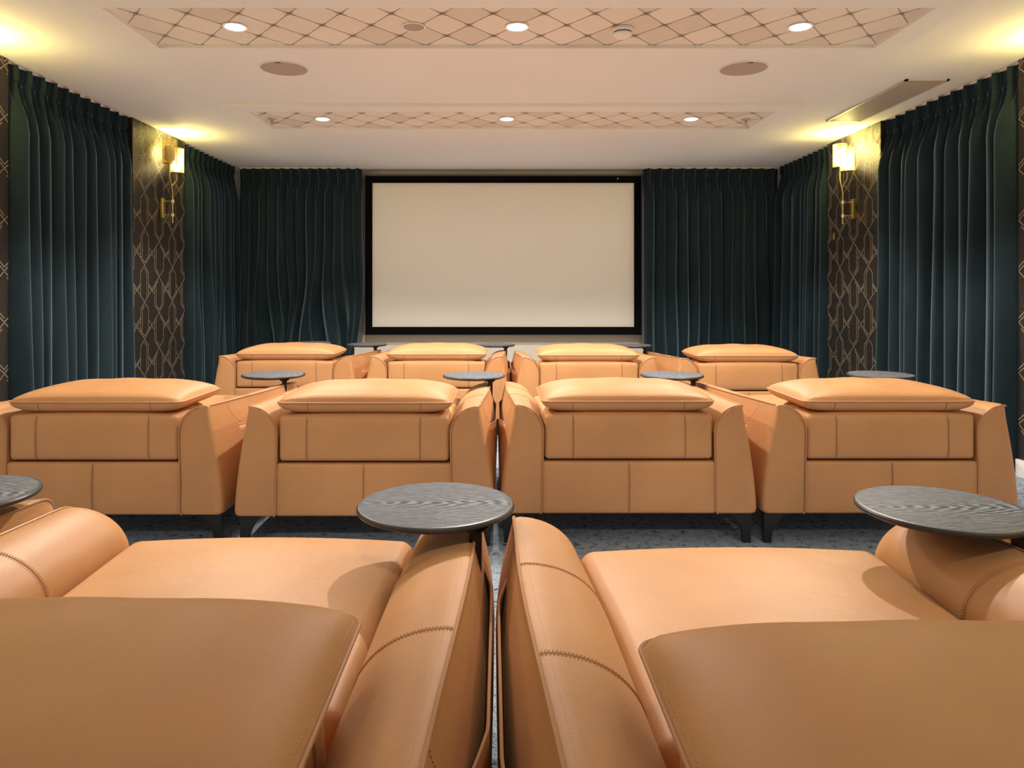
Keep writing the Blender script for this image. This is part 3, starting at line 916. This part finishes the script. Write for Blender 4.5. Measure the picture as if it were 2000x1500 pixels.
def place_table(k, lab, dx=0.0, dy=0.0, rz=0.0):
    x, y, _, _ = CH[k]
    loc = (x + 0.5285 + dx, y + 0.935 + dy, 0)
    if not T0['label']:
        T0.location = loc; T0.rotation_euler = (0, 0, rz); T0['label'] = lab; return T0
    return dup(T0, loc, rz, lab)
place_table(9, 'round dark oak swivel table between the two large foreground recliners', 0.0, 0.0)
place_table(10, 'round dark oak swivel table at right foreground, cut by the right edge', 0.0, 0.04)
place_table(8, 'round dark oak swivel table at the left edge, mostly out of the picture', -0.02, 0.0)
place_table(4, 'round dark oak swivel table between the two left recliners of the middle row', -0.005, 0.06)
place_table(5, 'round dark oak swivel table at the middle of the middle row', 0.0, 0.04)
place_table(6, 'round dark oak swivel table between the two right recliners of the middle row', 0.01, 0.02)
place_table(7, 'round dark oak swivel table at the right end of the middle row, against the curtain', 0.03, 0.0, -0.5)
place_table(0, 'round dark oak swivel table in front of the curtain, left below the screen', -0.015, 0.06)
place_table(1, 'round dark oak swivel table below the middle of the screen', 0.0, 0.05)
place_table(2, 'round dark oak swivel table below the right corner of the screen', 0.085, 0.05)
# free-standing table beyond the leftmost far recliner
t = thing('side_table', 'round dark side table half hidden behind the leftmost recliner nearest the screen', 'side table', (-1.776, 6.80, 0))
b = MB(); b.lathe([(0.001, 0.6015), (0.168, 0.6015), (0.175, 0.600), (0.180, 0.591), (0.168, 0.580), (0.150, 0.577), (0.001, 0.577)], 64); build('table_top', b, M['wood'], t, 30)
b = MB(); b.lathe([(0.001, 0.012), (0.012, 0.012), (0.012, 0.577), (0.001, 0.577)], 16); build('pole', b, M['pole'], t)
b = MB(); b.lathe([(0.001, 0.0), (0.14, 0.0), (0.14, 0.008), (0.03, 0.014), (0.001, 0.014)], 40); build('base', b, M['pole'], t)

# ------------------------------------------------------------------ lamps at the rear of the room, behind the viewer
REAR = [(-1.36, -0.25), (0.09, -0.25), (1.55, -0.25)]
for x, y in REAR:
    L = bpy.data.lights.new('rear_lamp', 'SPOT'); L.energy = 80; L.color = (1.0, 0.90, 0.79)
    L.spot_size = math.radians(36); L.spot_blend = 0.6; L.shadow_soft_size = 0.06
    lo = bpy.data.objects.new('rear_lamp', L); COL.objects.link(lo); lo.location = (x, y, CZ - 0.05)
    lo.rotation_euler = (math.radians(50), 0, 0)

w = bpy.data.worlds.new('World'); scene.world = w; w.use_nodes = True
w.node_tree.nodes['Background'].inputs['Color'].default_value = (1.0, 0.85, 0.72, 1)
w.node_tree.nodes['Background'].inputs['Strength'].default_value = 0.3

# ------------------------------------------------------------------ camera
cam = bpy.data.cameras.new('camera'); co = bpy.data.objects.new('camera', cam); COL.objects.link(co)
co.location = (0, 0, 1.1); co.rotation_euler = (PI / 2, 0, 0)
cam.sensor_width = 36; cam.lens = 36 * 1400 / 2000
cam.shift_x = 25 / 2000; cam.shift_y = -184 / 2000; cam.clip_start = 0.02
scene.camera = co
vs = scene.view_settings
scene.display_settings.display_device = 'sRGB'
vs.view_transform = 'Standard'; vs.look = 'None'; vs.gamma = 1.0; vs.exposure = 0.0; vs.use_curve_mapping = False
w.light_settings.ao_factor = 0.165; w.light_settings.distance = 0.8
scene.cycles.use_fast_gi = True; scene.cycles.fast_gi_method = 'ADD'
scene.cycles.max_bounces = 12; scene.cycles.diffuse_bounces = 6
scene.cycles.use_denoising = True
scene.cycles.sample_clamp_indirect = 6.0
